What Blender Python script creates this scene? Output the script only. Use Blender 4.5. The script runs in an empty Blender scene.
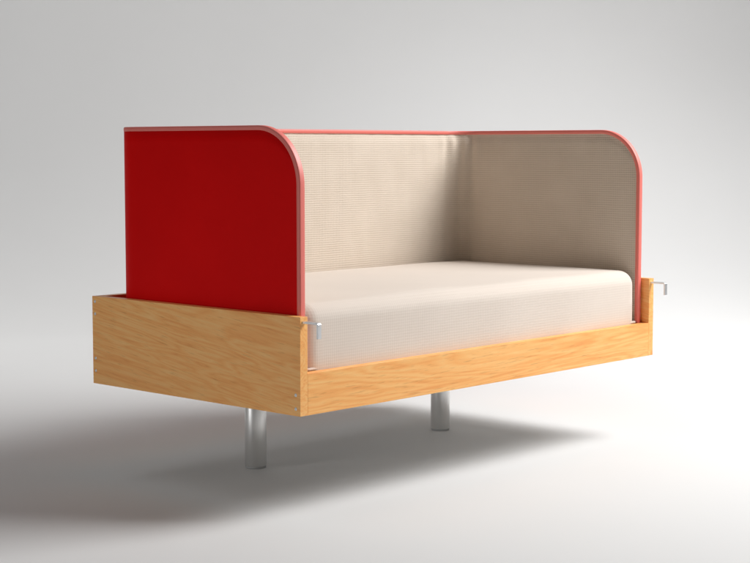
import bpy, bmesh, math, random
from mathutils import Vector, noise
random.seed(4)
C = bpy.context.scene.collection
SC = bpy.context.scene

# ------------------------------------------------------------------ measures (design units, S turns them into metres)
S = 0.68
W, D, HB, HP, T = 1.606, 0.8405, 0.25, 0.106, 0.0266
LEG = 0.265
X0, X1, PYF, PYB = T + 0.003, W - T - 0.003, 0.028, 0.789
HS, RC, TP, RF = 0.728, 0.10, 0.0178, 0.153

def V(x, y, z):
    return Vector((x * S, y * S, (z + LEG) * S))

# ------------------------------------------------------------------ camera
cam = bpy.data.objects.new('camera', bpy.data.cameras.new('camera'))
C.objects.link(cam); SC.camera = cam
cam.data.sensor_width = 36.0
cam.data.lens = 1577.56 / 750 * 36
cam.data.clip_end = 200
cam.location = V(-2.743, -2.7785, 0.6729)
cam.rotation_euler = (math.pi / 2 - 0.08519, 0, -0.82678)

# ------------------------------------------------------------------ light
w = bpy.data.worlds.new('World'); SC.world = w; w.use_nodes = True
w.node_tree.nodes['Background'].inputs[0].default_value = (0.96, 0.98, 1.0, 1)
w.node_tree.nodes['Background'].inputs[1].default_value = 0.03

def area(name, loc, target, size, power, col=(1, 1, 1), sy=None):
    l = bpy.data.lights.new(name, 'AREA'); l.energy = power; l.color = col
    l.size = size
    if sy: l.shape = 'RECTANGLE'; l.size_y = sy
    o = bpy.data.objects.new(name, l); C.objects.link(o)
    o.location = loc
    o.rotation_euler = (Vector(target) - Vector(loc)).to_track_quat('-Z', 'Y').to_euler()
    return o
KT = V(0.9, 0.3, 0.2)
area('key_softbox', KT + Vector((0.62, -0.63, 0.9)) * 2.3, KT, 1.6, 127, (1, 1, 1))
# unseen lights added to brighten the paper sweep, left floor and crib's left side
for nm, loc, aim, size, power, spread in (
        ('backdrop_fill_light', (0.6, 2.2, 3.8), (2.0, 4.6, 1.2), 2.2, 21, 1.9),
        ('backdrop_fill_light', (3.2, 0.6, 3.6), (4.6, 2.2, 0.6), 2.2, 17, 1.9),
        ('backdrop_fill_light', (3.0, 1.4, 2.6), (3.0, 1.5, 0.0), 1.6, 7.0, 1.5),
        ('backdrop_fill_light', (0.3, 2.6, 3.2), (0.3, 2.8, 0.0), 2.0, 7.5, 1.2),
        ('backdrop_fill_light', (2.9, 0.6, 2.2), (2.6, 0.5, 0.0), 1.2, 2.4, 1.0),
        ('overhead_fill_light', (-1.2, 1.6, 2.6), (-0.2, 1.2, 0.0), 2.6, 3.7, 1.4),
        ('left_fill_light', (-2.0, 0.9, 0.42), (0, 0.3, 0.34), 0.9, 1.05, 1.0)):
    area(nm, loc, aim, size, power).data.spread = spread

SC.view_settings.view_transform = 'Standard'
SC.view_settings.look = 'None'
SC.view_settings.exposure = 0
SC.view_settings.gamma = 1

# ------------------------------------------------------------------ materials
def mat(name, rough=0.5, metal=0.0, col=(0.8, 0.8, 0.8), **kw):
    m = bpy.data.materials.new(name); m.use_nodes = True
    b = m.node_tree.nodes['Principled BSDF']
    b.inputs['Base Color'].default_value = (*col, 1)
    b.inputs['Roughness'].default_value = rough
    b.inputs['Metallic'].default_value = metal
    for k, v in kw.items():
        b.inputs[k.replace('_', ' ')].default_value = v
    return m, m.node_tree, b

def N(t, kind, **kw):
    n = t.nodes.new(kind)
    for k, v in kw.items():
        if hasattr(n, k): setattr(n, k, v)
        else: n.inputs[k].default_value = v
    return n

def M(t, op, a, b=None, c=None):
    n = t.nodes.new('ShaderNodeMath'); n.operation = op
    for i, v in enumerate((a, b, c)):
        if v is None: continue
        if isinstance(v, (int, float)): n.inputs[i].default_value = v
        else: t.links.new(v, n.inputs[i])
    return n.outputs[0]

def ramp(t, fac, stops):
    r = t.nodes.new('ShaderNodeValToRGB'); e = r.color_ramp.elements
    while len(e) < len(stops): e.new(0.5)
    for el, (p, c) in zip(e, stops):
        el.position = p; el.color = (*c, 1)
    t.links.new(fac, r.inputs[0]); return r.outputs[0]

def bump(t, b, h, strength, dist):
    n = N(t, 'ShaderNodeBump'); n.inputs['Strength'].default_value = strength
    n.inputs['Distance'].default_value = dist
    t.links.new(h, n.inputs['Height']); t.links.new(n.outputs[0], b.inputs['Normal'])

def wood(name, along, seed):
    m, t, b = mat(name, 0.42)
    tc = N(t, 'ShaderNodeTexCoord')
    mp = N(t, 'ShaderNodeMapping'); t.links.new(tc.outputs['Object'], mp.inputs[0])
    mp.inputs['Location'].default_value = (seed, seed * 1.7, seed * 0.6)
    # grain runs along one axis, leaning a little
    mp.inputs['Rotation'].default_value = (math.radians(-8), 0, 0) if along == 'Y' else (0, math.radians(1.5), 0)
    sc = [10, 10, 10]; sc['XYZ'.index(along)] = 1.0
    sc2 = [260, 260, 260]; sc2['XYZ'.index(along)] = 7
    def noise_(scale, detail, rough, dist=0.0):
        v = N(t, 'ShaderNodeVectorMath', operation='MULTIPLY')
        t.links.new(mp.outputs[0], v.inputs[0]); v.inputs[1].default_value = scale
        n = N(t, 'ShaderNodeTexNoise'); t.links.new(v.outputs[0], n.inputs['Vector'])
        n.inputs['Scale'].default_value = 1; n.inputs['Detail'].default_value = detail
        n.inputs['Roughness'].default_value = rough; n.inputs['Distortion'].default_value = dist
        return n.outputs['Fac']
    big = noise_(sc, 4, 0.55, 0.5)
    rings = M(t, 'FRACT', M(t, 'MULTIPLY', big, 19.0))
    rings = M(t, 'ABSOLUTE', M(t, 'SUBTRACT', M(t, 'MULTIPLY', rings, 2.0), 1.0))
    fine = noise_(sc2, 3, 0.6)
    sc3 = [120, 120, 120]; sc3['XYZ'.index(along)] = 6.5
    mid = noise_(sc3, 5, 0.68, 0.3)
    f = M(t, 'ADD', M(t, 'MULTIPLY', rings, 0.22), M(t, 'MULTIPLY', mid, 0.55))
    f = M(t, 'ADD', f, M(t, 'MULTIPLY', fine, 0.22))
    c = ramp(t, f, [(0.25, (0.86, 0.33, 0.085)), (0.40, (0.95, 0.43, 0.12)), (0.53, (0.98, 0.50, 0.16)), (0.70, (0.99, 0.57, 0.21))])
    t.links.new(c, b.inputs['Base Color'])
    sc4 = [520, 520, 520]; sc4['XYZ'.index(along)] = 26
    pore = noise_(sc4, 2, 0.5)
    pm = M(t, 'MULTIPLY', M(t, 'SUBTRACT', pore, 0.60), 7.0); t.nodes[-1].use_clamp = True
    mx = N(t, 'ShaderNodeMix'); mx.data_type = 'RGBA'
    t.links.new(M(t, 'MULTIPLY', pm, 0.45), mx.inputs[0]); t.links.new(c, mx.inputs[6])
    mx.inputs[7].default_value = (0.50, 0.20, 0.05, 1)
    t.links.new(mx.outputs[2], b.inputs['Base Color'])
    bump(t, b, M(t, 'SUBTRACT', f, M(t, 'MULTIPLY', pm, 0.5)), 0.25, 0.0006)
    return m

def fabric(name, cell, dark, light, coords, strength):
    m, t, b = mat(name, 0.92, Sheen_Weight=0.15, Sheen_Roughness=0.5)
    b.inputs['Specular IOR Level'].default_value = 0.15
    tc = N(t, 'ShaderNodeTexCoord')
    # slightly irregular threads
    nz = N(t, 'ShaderNodeTexNoise'); t.links.new(tc.outputs[coords], nz.inputs['Vector'])
    nz.inputs['Scale'].default_value = 45; nz.inputs['Detail'].default_value = 2
    sub = N(t, 'ShaderNodeVectorMath', operation='SUBTRACT'); t.links.new(nz.outputs['Color'], sub.inputs[0]); sub.inputs[1].default_value = (0.5, 0.5, 0.5)
    scl = N(t, 'ShaderNodeVectorMath', operation='SCALE'); t.links.new(sub.outputs[0], scl.inputs[0]); scl.inputs['Scale'].default_value = cell * 0.35
    add = N(t, 'ShaderNodeVectorMath', operation='ADD'); t.links.new(tc.outputs[coords], add.inputs[0]); t.links.new(scl.outputs[0], add.inputs[1])
    sp = N(t, 'ShaderNodeSeparateXYZ'); t.links.new(add.outputs[0], sp.inputs[0])
    k = 2 * math.pi / cell
    wv = [M(t, 'MULTIPLY_ADD', M(t, 'SINE', M(t, 'MULTIPLY', sp.outputs[i], k)), 0.5, 0.5) for i in range(3)]
    if coords == 'UV':
        ln = N(t, 'ShaderNodeTexNoise'); t.links.new(tc.outputs[coords], ln.inputs['Vector'])
        ln.inputs['Scale'].default_value = 16; ln.inputs['Detail'].default_value = 3
        wt = M(t, 'MULTIPLY', ln.outputs['Fac'], 0.8)
        h = M(t, 'ADD', M(t, 'MULTIPLY', wv[0], wt), M(t, 'MULTIPLY', wv[1], 0.6))
    else:
        h = M(t, 'MULTIPLY', M(t, 'ADD', M(t, 'ADD', wv[0], wv[1]), wv[2]), 0.36)
    n2 = N(t, 'ShaderNodeTexNoise'); t.links.new(tc.outputs[coords], n2.inputs['Vector'])
    n2.inputs['Scale'].default_value = 700; n2.inputs['Detail'].default_value = 2
    h2 = M(t, 'ADD', M(t, 'MULTIPLY', h, 0.85), M(t, 'MULTIPLY', n2.outputs['Fac'], 0.2))
    n3 = N(t, 'ShaderNodeTexNoise'); t.links.new(tc.outputs[coords], n3.inputs['Vector'])
    n3.inputs['Scale'].default_value = 14; n3.inputs['Detail'].default_value = 3
    h3 = M(t, 'ADD', h2, M(t, 'MULTIPLY', M(t, 'SUBTRACT', n3.outputs['Fac'], 0.5), 0.35))
    t.links.new(ramp(t, h3, [(0.12, dark), (0.62, light)]), b.inputs['Base Color'])
    bump(t, b, h2, strength, 0.0012)
    return m

WOOD_SIDE = wood('oak_grain_lengthwise_side', 'Y', 0.3)
WOOD_FRONT = wood('oak_grain_lengthwise_front', 'X', 1.1)
LINING = fabric('beige_waffle_fabric', 0.0048, (0.56, 0.468, 0.372), (0.715, 0.618, 0.52), 'UV', 0.55)
COVER = fabric('cream_waffle_fabric', 0.0052, (0.70, 0.612, 0.535), (0.74, 0.652, 0.575), 'Object', 0.22)

RED, t, b = mat('red_leatherette', 0.5, col=(0.7, 0.003, 0.004))
b.inputs['Specular IOR Level'].default_value = 0.05
tc = N(t, 'ShaderNodeTexCoord')
vo = N(t, 'ShaderNodeTexVoronoi'); t.links.new(tc.outputs['Object'], vo.inputs['Vector']); vo.inputs['Scale'].default_value = 520
nz = N(t, 'ShaderNodeTexNoise'); t.links.new(tc.outputs['Object'], nz.inputs['Vector']); nz.inputs['Scale'].default_value = 6; nz.inputs['Detail'].default_value = 5
t.links.new(ramp(t, nz.outputs['Fac'], [(0.3, (0.68, 0.002, 0.0025)), (0.7, (0.74, 0.0027, 0.003))]), b.inputs['Base Color'])
bump(t, b, vo.outputs['Distance'], 0.25, 0.0004)

TRIM, t, b = mat('coral_red_edging', 0.5, col=(0.82, 0.185, 0.15))
b.inputs['Specular IOR Level'].default_value = 0.8
tc = N(t, 'ShaderNodeTexCoord'); nz = N(t, 'ShaderNodeTexNoise')
t.links.new(tc.outputs['Object'], nz.inputs['Vector']); nz.inputs['Scale'].default_value = 300
bump(t, b, nz.outputs['Fac'], 0.15, 0.0004)

STEEL, t, b = mat('brushed_steel', 0.4, 1.0, (0.86, 0.86, 0.85))
tc = N(t, 'ShaderNodeTexCoord'); mp = N(t, 'ShaderNodeMapping'); t.links.new(tc.outputs['Object'], mp.inputs[0])
mp.inputs['Scale'].default_value = (420, 420, 4)
nz = N(t, 'ShaderNodeTexNoise'); t.links.new(mp.outputs[0], nz.inputs['Vector']); nz.inputs['Scale'].default_value = 1; nz.inputs['Detail'].default_value = 3
t.links.new(M(t, 'MULTIPLY_ADD', nz.outputs['Fac'], 0.2, 0.30), b.inputs['Roughness'])
bump(t, b, nz.outputs['Fac'], 0.06, 0.0003)

ZINC, t, b = mat('zinc_plated_steel', 0.35, 0.9, (0.78, 0.79, 0.80))
tc = N(t, 'ShaderNodeTexCoord'); nz = N(t, 'ShaderNodeTexNoise')
t.links.new(tc.outputs['Object'], nz.inputs['Vector']); nz.inputs['Scale'].default_value = 160
t.links.new(M(t, 'MULTIPLY_ADD', nz.outputs['Fac'], 0.25, 0.25), b.inputs['Roughness'])

DARK, t, b = mat('grey_plastic', 0.5, col=(0.55, 0.55, 0.55))
tc = N(t, 'ShaderNodeTexCoord'); nz = N(t, 'ShaderNodeTexNoise')
t.links.new(tc.outputs['Object'], nz.inputs['Vector']); nz.inputs['Scale'].default_value = 400
bump(t, b, nz.outputs['Fac'], 0.2, 0.0003)

LAMINATE, t, b = mat('white_laminate', 0.5, col=(0.7, 0.7, 0.69))
tc = N(t, 'ShaderNodeTexCoord'); nz = N(t, 'ShaderNodeTexNoise')
t.links.new(tc.outputs['Object'], nz.inputs['Vector']); nz.inputs['Scale'].default_value = 250
bump(t, b, nz.outputs['Fac'], 0.1, 0.0003)

PAPER, t, b = mat('matt_white_paper', 0.85, col=(0.74, 0.735, 0.73))
b.inputs['Specular IOR Level'].default_value = 0.1
tc = N(t, 'ShaderNodeTexCoord'); nz = N(t, 'ShaderNodeTexNoise')
t.links.new(tc.outputs['Object'], nz.inputs['Vector']); nz.inputs['Scale'].default_value = 1.3; nz.inputs['Detail'].default_value = 4
t.links.new(ramp(t, nz.outputs['Fac'], [(0.3, (0.735, 0.73, 0.722)), (0.7, (0.755, 0.75, 0.742))]), b.inputs['Base Color'])

# ------------------------------------------------------------------ helpers
def link(name, bm, m, parent=None, smooth=False):
    me = bpy.data.meshes.new(name)
    bmesh.ops.recalc_face_normals(bm, faces=bm.faces)
    bm.to_mesh(me); bm.free()
    me.materials.append(m)
    if smooth:
        for p in me.polygons: p.use_smooth = True
    o = bpy.data.objects.new(name, me); C.objects.link(o)
    if parent: o.parent = parent
    return o

def box(bm, a, b, bev=0.0):
    """box from corner a to corner b, in design units, its edges eased by bev metres"""
    g = bmesh.ops.create_cube(bm, size=1)
    A, B = V(*a), V(*b)
    for v in g['verts']:
        v.co = Vector([A[i] + (B[i] - A[i]) * (v.co[i] + 0.5) for i in range(3)])
    if bev:
        ed = list({e for v in g['verts'] for e in v.link_edges})
        bmesh.ops.bevel(bm, geom=ed, offset=bev, segments=2, profile=0.5, affect='EDGES')

def cyl(bm, base, r, z0, z1, seg=64, bev=0.0):
    """upright cylinder, r in metres"""
    rings = [(r - bev, z0 * S), (r, z0 * S + bev), (r, z1 * S - bev), (r - bev, z1 * S)] if bev else [(r, z0 * S), (r, z1 * S)]
    o = V(base[0], base[1], 0); vs = []
    for rr, z in rings:
        vs.append([bm.verts.new(o + Vector((rr * math.cos(a), rr * math.sin(a), z))) for a in [2 * math.pi * i / seg for i in range(seg)]])
    for p, q in zip(vs, vs[1:]):
        for i in range(seg):
            bm.faces.new((p[i], p[(i + 1) % seg], q[(i + 1) % seg], q[i]))
    bm.faces.new(vs[0]); bm.faces.new(vs[-1])

# ------------------------------------------------------------------ backdrop: one paper sheet, floor sweeping up into a wall
DIR = Vector((math.sin(0.82678), math.cos(0.82678), 0)); SIDE = Vector((DIR.y, -DIR.x, 0))
CEN = Vector((0.55, 0.28, 0))
bm = bmesh.new()
prof = [(-7, 0), (-3, 0), (0, 0), (1.2, 0), (2.2, 0)]
RW = 2.2
for i in range(1, 25):
    a = math.pi / 2 * i / 24
    prof.append((2.2 + RW * math.sin(a), RW - RW * math.cos(a)))
prof += [(2.2 + RW, 6.5)]
rows = []
for d, z in prof:
    rows.append([bm.verts.new(CEN + DIR * d + SIDE * s + Vector((0, 0, z))) for s in (-8, -4, 0, 4, 8)])
for p, q in zip(rows, rows[1:]):
    for i in range(4): bm.faces.new((p[i], p[i + 1], q[i + 1], q[i]))
bd = link('floor', bm, PAPER, smooth=True)
bd['kind'] = 'structure'

# ------------------------------------------------------------------ the crib
crib = bpy.data.objects.new('bedside_crib', None); C.objects.link(crib)
crib.location = (0, 0, 0)
crib['label'] = 'oak bedside crib on two steel legs with red padded screen and cream waffle lining'
crib['category'] = 'crib'

def side_board(x0, x1):
    bm = bmesh.new(); box(bm, (x0, 0, 0), (x1, D, HB), 0.0006)
    return link('side_board', bm, WOOD_SIDE, crib)
sb_l = side_board(0, T)
sb_r = side_board(W - T, W)
def screw(parent, x, y, z, sgn):
    bm = bmesh.new()
    o = V(x, y, z); seg = 20; rings = []
    for rr, dx in ((0.0030, -0.001), (0.0030, 0.0003), (0.0024, 0.0008), (0.0013, 0.0009), (0.0011, 0.0002)):
        rings.append([bm.verts.new(o + Vector((sgn * dx, rr * math.cos(a), rr * math.sin(a)))) for a in [2 * math.pi * i / seg for i in range(seg)]])
    for p, q in zip(rings, rings[1:]):
        for i in range(seg): bm.faces.new((p[i], p[(i + 1) % seg], q[(i + 1) % seg], q[i]))
    bm.faces.new(rings[0]); bm.faces.new(rings[-1])
    link('screw', bm, ZINC, parent, True)
for par, x, sg in ((sb_l, 0, -1), (sb_r, W, 1)):
    for y, z in ((D - 0.013, 0.235), (D - 0.013, 0.2), (D - 0.013, 0.073), (D - 0.013, 0.037), (0.016, 0.053), (0.016, 0.018)):
        screw(par, x, y, z, sg)

bm = bmesh.new(); box(bm, (T, 0.0, 0), (W - T, T, HP), 0.0005); link('front_board', bm, WOOD_FRONT, crib)
bm = bmesh.new(); box(bm, (T, D - T, 0), (W - T, D, HB), 0.0005); link('back_board', bm, WOOD_FRONT, crib)
bm = bmesh.new(); box(bm, (T, T, 0.004), (W - T, D - T, 0.03)); link('base_board', bm, LAMINATE, crib)

for lx in (0.3842, W - 0.3842):
    bm = bmesh.new(); cyl(bm, (lx, 0.576), 0.0215, -LEG + 0.006, 0.0035, bev=0.0008)
    lg = link('leg', bm, STEEL, crib, True)
    bm = bmesh.new(); cyl(bm, (lx, 0.576), 0.0205, -LEG, -LEG + 0.006)
    link('foot', bm, DARK, lg, True)

# flat metal hooks let into the front end of each side board
def hook(x):
    hw, th = 0.0062, 0.0055
    pts = [(0.03, 0.2395), (-0.0555, 0.2395), (-0.0555, 0.199)]
    # outline in the y-z plane, bent with a small radius
    outer = [(0.03, 0.2395)]; inner = [(0.03, 0.2395 - th)]
    r = 0.0075; cy, cz = -0.0555 + r, 0.2395 - r
    for i in range(9):
        a = math.pi / 2 + math.pi / 2 * i / 8
        outer.append((cy + r * math.cos(a), cz + r * math.sin(a)))
        inner.append((cy + (r - th) * math.cos(a), cz + (r - th) * math.sin(a)))
    outer.append((-0.0555, 0.199)); inner.append((-0.0555 + th, 0.199))
    bm = bmesh.new(); cols = []
    for (a, b_), (c, d) in zip(outer, inner):
        cols.append([bm.verts.new(V(x - hw, a, b_)), bm.verts.new(V(x + hw, a, b_)), bm.verts.new(V(x + hw, c, d)), bm.verts.new(V(x - hw, c, d))])
    for p, q in zip(cols, cols[1:]):
        for i in range(4): bm.faces.new((p[i], p[(i + 1) % 4], q[(i + 1) % 4], q[i]))
    bm.faces.new(cols[0]); bm.faces.new(cols[-1])
    h = link('hook', bm, ZINC, crib)
    md = h.modifiers.new('bevel', 'BEVEL'); md.width = 0.0005; md.segments = 2; md.limit_method = 'ANGLE'
    return h
hook(0.0135); hook(W - 0.0135)

# ------------------------------------------------------------------ the U-shaped padded screen
A_LEN = PYB - RC - PYF
Q = math.pi / 2 * RC
B_LEN = X1 - X0 - 2 * RC
TOTAL = 2 * A_LEN + 2 * Q + B_LEN
def plan(s):
    """point and inward normal of the outer line of the U at distance s from the left front"""
    if s <= A_LEN: return (X0, PYF + s), (1, 0)
    if s <= A_LEN + Q:
        a = (s - A_LEN) / RC
        return (X0 + RC - RC * math.cos(a), PYB - RC + RC * math.sin(a)), (math.cos(a), -math.sin(a))
    if s <= A_LEN + Q + B_LEN: return (X0 + RC + s - A_LEN - Q, PYB), (0, -1)
    if s <= A_LEN + 2 * Q + B_LEN:
        a = (s - A_LEN - Q - B_LEN) / RC
        return (X1 - RC + RC * math.sin(a), PYB - RC + RC * math.cos(a)), (-math.sin(a), -math.cos(a))
    return (X1, PYB - RC - (s - A_LEN - 2 * Q - B_LEN)), (-1, 0)
def MP(s, z, o):
    (x, y), (nx, ny) = plan(s)
    return V(x + nx * o, y + ny * o, z)
def top(s, e):
    """height of the screen's outline, inset by e"""
    d = min(s, TOTAL - s); r = RF - e
    if d >= RF: return HS - e
    return HS - RF + math.sqrt(max(0, r * r - (RF - d) ** 2))
def cols(e):
    L = [e + (RF - e) * (1 - math.cos(math.pi / 2 * i / 20)) for i in range(21)]
    out = list(L)
    n = 40
    mid = [RF + (TOTAL - 2 * RF) * i / 260 for i in range(1, 260)]
    return out + mid + [TOTAL - v for v in reversed(L)]
ZB = 0.032
def plate(name, m, e, o_out, o_in, nz, disp=None):
    bm = bmesh.new(); uvl = bm.loops.layers.uv.new('UVMap')
    ss = cols(e); F, Bk = [], []; co = {}
    for s in ss:
        h = top(s, e); fr, bk = [], []
        for j in range(nz + 1):
            z = ZB + (h - ZB) * (1 - (1 - j / nz) ** 1.6)
            o = o_in + (disp(s, z) if disp else 0)
            a = bm.verts.new(MP(s, z, o)); b2 = bm.verts.new(MP(s, z, o_out))
            co[a] = co[b2] = (s * S, z * S); fr.append(a); bk.append(b2)
        F.append(fr); Bk.append(bk)
    n = len(ss)
    for i in range(n - 1):
        for j in range(nz):
            bm.faces.new((F[i][j], F[i + 1][j], F[i + 1][j + 1], F[i][j + 1]))
            bm.faces.new((Bk[i][j], Bk[i][j + 1], Bk[i + 1][j + 1], Bk[i + 1][j]))
        for G in (0, nz):
            bm.faces.new((F[i][G], F[i + 1][G], Bk[i + 1][G], Bk[i][G]))
    for i in (0, n - 1):
        for j in range(nz): bm.faces.new((F[i][j], F[i][j + 1], Bk[i][j + 1], Bk[i][j]))
    for f in bm.faces:
        for l in f.loops: l[uvl].uv = co[l.vert]
    return bm
TD = 0.0125       # how far the edging reaches down the screen
bm = plate('padded_screen', RED, 0.004, 0.0, TP * 0.45, 6)
screen = link('padded_screen', bm, RED, crib, False)
for p in screen.data.polygons: p.use_smooth = abs(p.normal.z) < 0.9 and p.area > 1e-6
screen['label'] = 'red outer shell of the screen'

def pucker(s, z):
    """the lining bellies out from its edges and gathers where it turns the two back corners"""
    e = min(s, TOTAL - s, max(0.0, top(s, 0) - z))
    o = 0.0045 * min(1.0, max(0.0, (e - TD) / 0.03)) ** 0.5
    for c in (A_LEN + Q * 0.5, A_LEN + Q * 1.5 + B_LEN):
        d = s - c
        if abs(d) < 0.14:
            k = math.cos(d / 0.14 * math.pi / 2)
            fade = 0.35 + 0.65 * max(0, 1 - (HS - z) / 0.30)
            o += 0.0052 * k * fade * math.sin(d * 105 + 1.2 * noise.noise(Vector((d * 20, z * 5, 1))))
            o += 0.006 * k * (noise.noise(Vector((d * 11, z * 4, 7))))
    o *= min(1.0, max(0.0, (e - TD * 0.7) / 0.025))
    o += 0.0022 * min(1, e / 0.05) * noise.noise(Vector((s * 7, z * 7, 3)))
    o += 0.0012 * noise.noise(Vector((s * 25, z * 9, 13)))
    return o
bm = plate('lining', LINING, 0.006, TP * 0.45 + 0.001, TP - 0.003, 44, pucker)
link('lining', bm, LINING, screen, True)

bm = bmesh.new()
path = []
for z in [ZB + (HS - RF - ZB) * i / 20 for i in range(20)]: path.append((0.0, z, -1, 0))
for i in range(25):
    a = math.pi / 2 * i / 24
    path.append((RF - RF * math.cos(a), HS - RF + RF * math.sin(a), -math.cos(a), math.sin(a)))
for i in range(1, 220): path.append((RF + (TOTAL - 2 * RF) * i / 220, HS, 0, 1))
path += [(TOTAL - s, z, -ns, nz) for s, z, ns, nz in reversed(path[:45])]
ov = 0.0009
prof = []
r = 0.004
for cx, cb, a0 in ((TP + ov - r, -r, 0), (-ov + r, -r, 90)):
    for i in range(7):
        a = math.radians(a0 + 90 * i / 6)
        prof.append((cx + r * math.cos(a), cb + r * math.sin(a)))
prof += [(-ov, -TD + 0.001), (-ov + 0.001, -TD), (TP + ov - 0.001, -TD), (TP + ov, -TD + 0.001)]
rows = []
for s, z, ns, nz in path:
    rows.append([bm.verts.new(MP(s + ns * b_, z + nz * b_, o)) for o, b_ in prof])
k = len(prof)
for p, q in zip(rows, rows[1:]):
    for i in range(k): bm.faces.new((p[i], p[(i + 1) % k], q[(i + 1) % k], q[i]))
bm.faces.new(rows[0]); bm.faces.new(rows[-1])
link('edge_trim', bm, TRIM, screen, True)

# ------------------------------------------------------------------ the mattress
mx0, mx1, my0, my1, mz0, mz1 = T + TP + 0.004, W - T - TP - 0.004, T + 0.002, PYB - TP - 0.004, 0.032, 0.276
bm = bmesh.new()
nx, ny, nz = 90, 46, 16
hx, hy, hz = (mx1 - mx0) / 2, (my1 - my0) / 2, (mz1 - mz0) / 2
cx, cy, cz = (mx0 + mx1) / 2, (my0 + my1) / 2, (mz0 + mz1) / 2
g = bmesh.ops.create_cube(bm, size=2)
def grid_lines(h, n, r):
    a = [-h + r * i / 8 for i in range(9)]
    m_ = [-h + r + (2 * h - 2 * r) * i / n for i in range(1, n)]
    return a + m_ + [-v for v in reversed(a)]
bm.clear()
R = 0.045
gx, gy, gz = grid_lines(hx, nx, R), grid_lines(hy, ny, R), grid_lines(hz, nz, R)
vd = {}
def rounded(p):
    q = [max(-h + R, min(h - R, v)) for v, h in zip(p, (hx, hy, hz))]
    d = Vector(p) - Vector(q)
    if d.length > 1e-9:
        # cube-corner coordinate to sphere
        m_ = max(abs(c) for c in d); d = d.normalized() * m_
    return Vector(q) + d
def vert(i, j, k_):
    key = (i, j, k_)
    if key not in vd:
        p = (gx[i], gy[j], gz[k_]); q = rounded(p)
        u, v, w_ = q.x / hx, q.y / hy, q.z / hz
        crown = max(0, 1 - u ** 4) * max(0, 1 - v ** 4)
        q.z += 0.007 * crown * max(0, w_)
        side = max(0, 1 - w_ ** 4)
        q.y -= (0.004 * side * (1 - u ** 6)) * (1 if v < -0.9 else 0) * 0.3
        nn = noise.noise(Vector((q.x * 4, q.y * 4, q.z * 4)))
        q.z += 0.0028 * nn * max(0, w_)
        q.x += 0.002 * noise.noise(Vector((q.y * 6, q.z * 6, 5)))
        if v < -0.5: q.y += 0.0016 * noise.noise(Vector((q.x * 5, q.z * 9, 9)))
        vd[key] = bm.verts.new(V(cx + q.x, cy + q.y, cz + q.z))
    return vd[key]
I, J, K = len(gx) - 1, len(gy) - 1, len(gz) - 1
for i in range(I):
    for j in range(J):
        for k_ in (0, K): bm.faces.new((vert(i, j, k_), vert(i + 1, j, k_), vert(i + 1, j + 1, k_), vert(i, j + 1, k_)))
for i in range(I):
    for k_ in range(K):
        for j in (0, J): bm.faces.new((vert(i, j, k_), vert(i + 1, j, k_), vert(i + 1, j, k_ + 1), vert(i, j, k_ + 1)))
for j in range(J):
    for k_ in range(K):
        for i in (0, I): bm.faces.new((vert(i, j, k_), vert(i, j + 1, k_), vert(i, j + 1, k_ + 1), vert(i, j, k_ + 1)))
mt = link('mattress', bm, COVER, None, True)
mt['label'] = 'thick cream mattress in a fine waffle cover lying inside the oak crib'
mt['category'] = 'mattress'

# piping round the foot of the mattress; it peeps out at the rounded corners just above the front board
bm = bmesh.new(); pr, cr = 0.0042, 0.014
ax0, ax1, ay0, ay1 = mx0 + 0.002, mx1 - 0.002, my0 + 0.004, my1 - 0.004
loop = []
for qx, qy, a0 in ((ax1 - cr, ay1 - cr, 0), (ax0 + cr, ay1 - cr, 90), (ax0 + cr, ay0 + cr, 180), (ax1 - cr, ay0 + cr, 270)):
    for i in range(9):
        a = math.radians(a0 + 90 * i / 8); loop.append((qx + cr * math.cos(a), qy + cr * math.sin(a), math.cos(a), math.sin(a)))
rings = []
for x, y, nx_, ny_ in loop:
    rings.append([bm.verts.new(V(x + nx_ * pr * math.cos(b_), y + ny_ * pr * math.cos(b_), HP + 0.003 + pr * math.sin(b_))) for b_ in [2 * math.pi * i / 10 for i in range(10)]])
for i in range(len(rings)):
    p, q = rings[i], rings[(i + 1) % len(rings)]
    for j in range(10): bm.faces.new((p[j], p[(j + 1) % 10], q[(j + 1) % 10], q[j]))
link('piping', bm, COVER, mt, True)
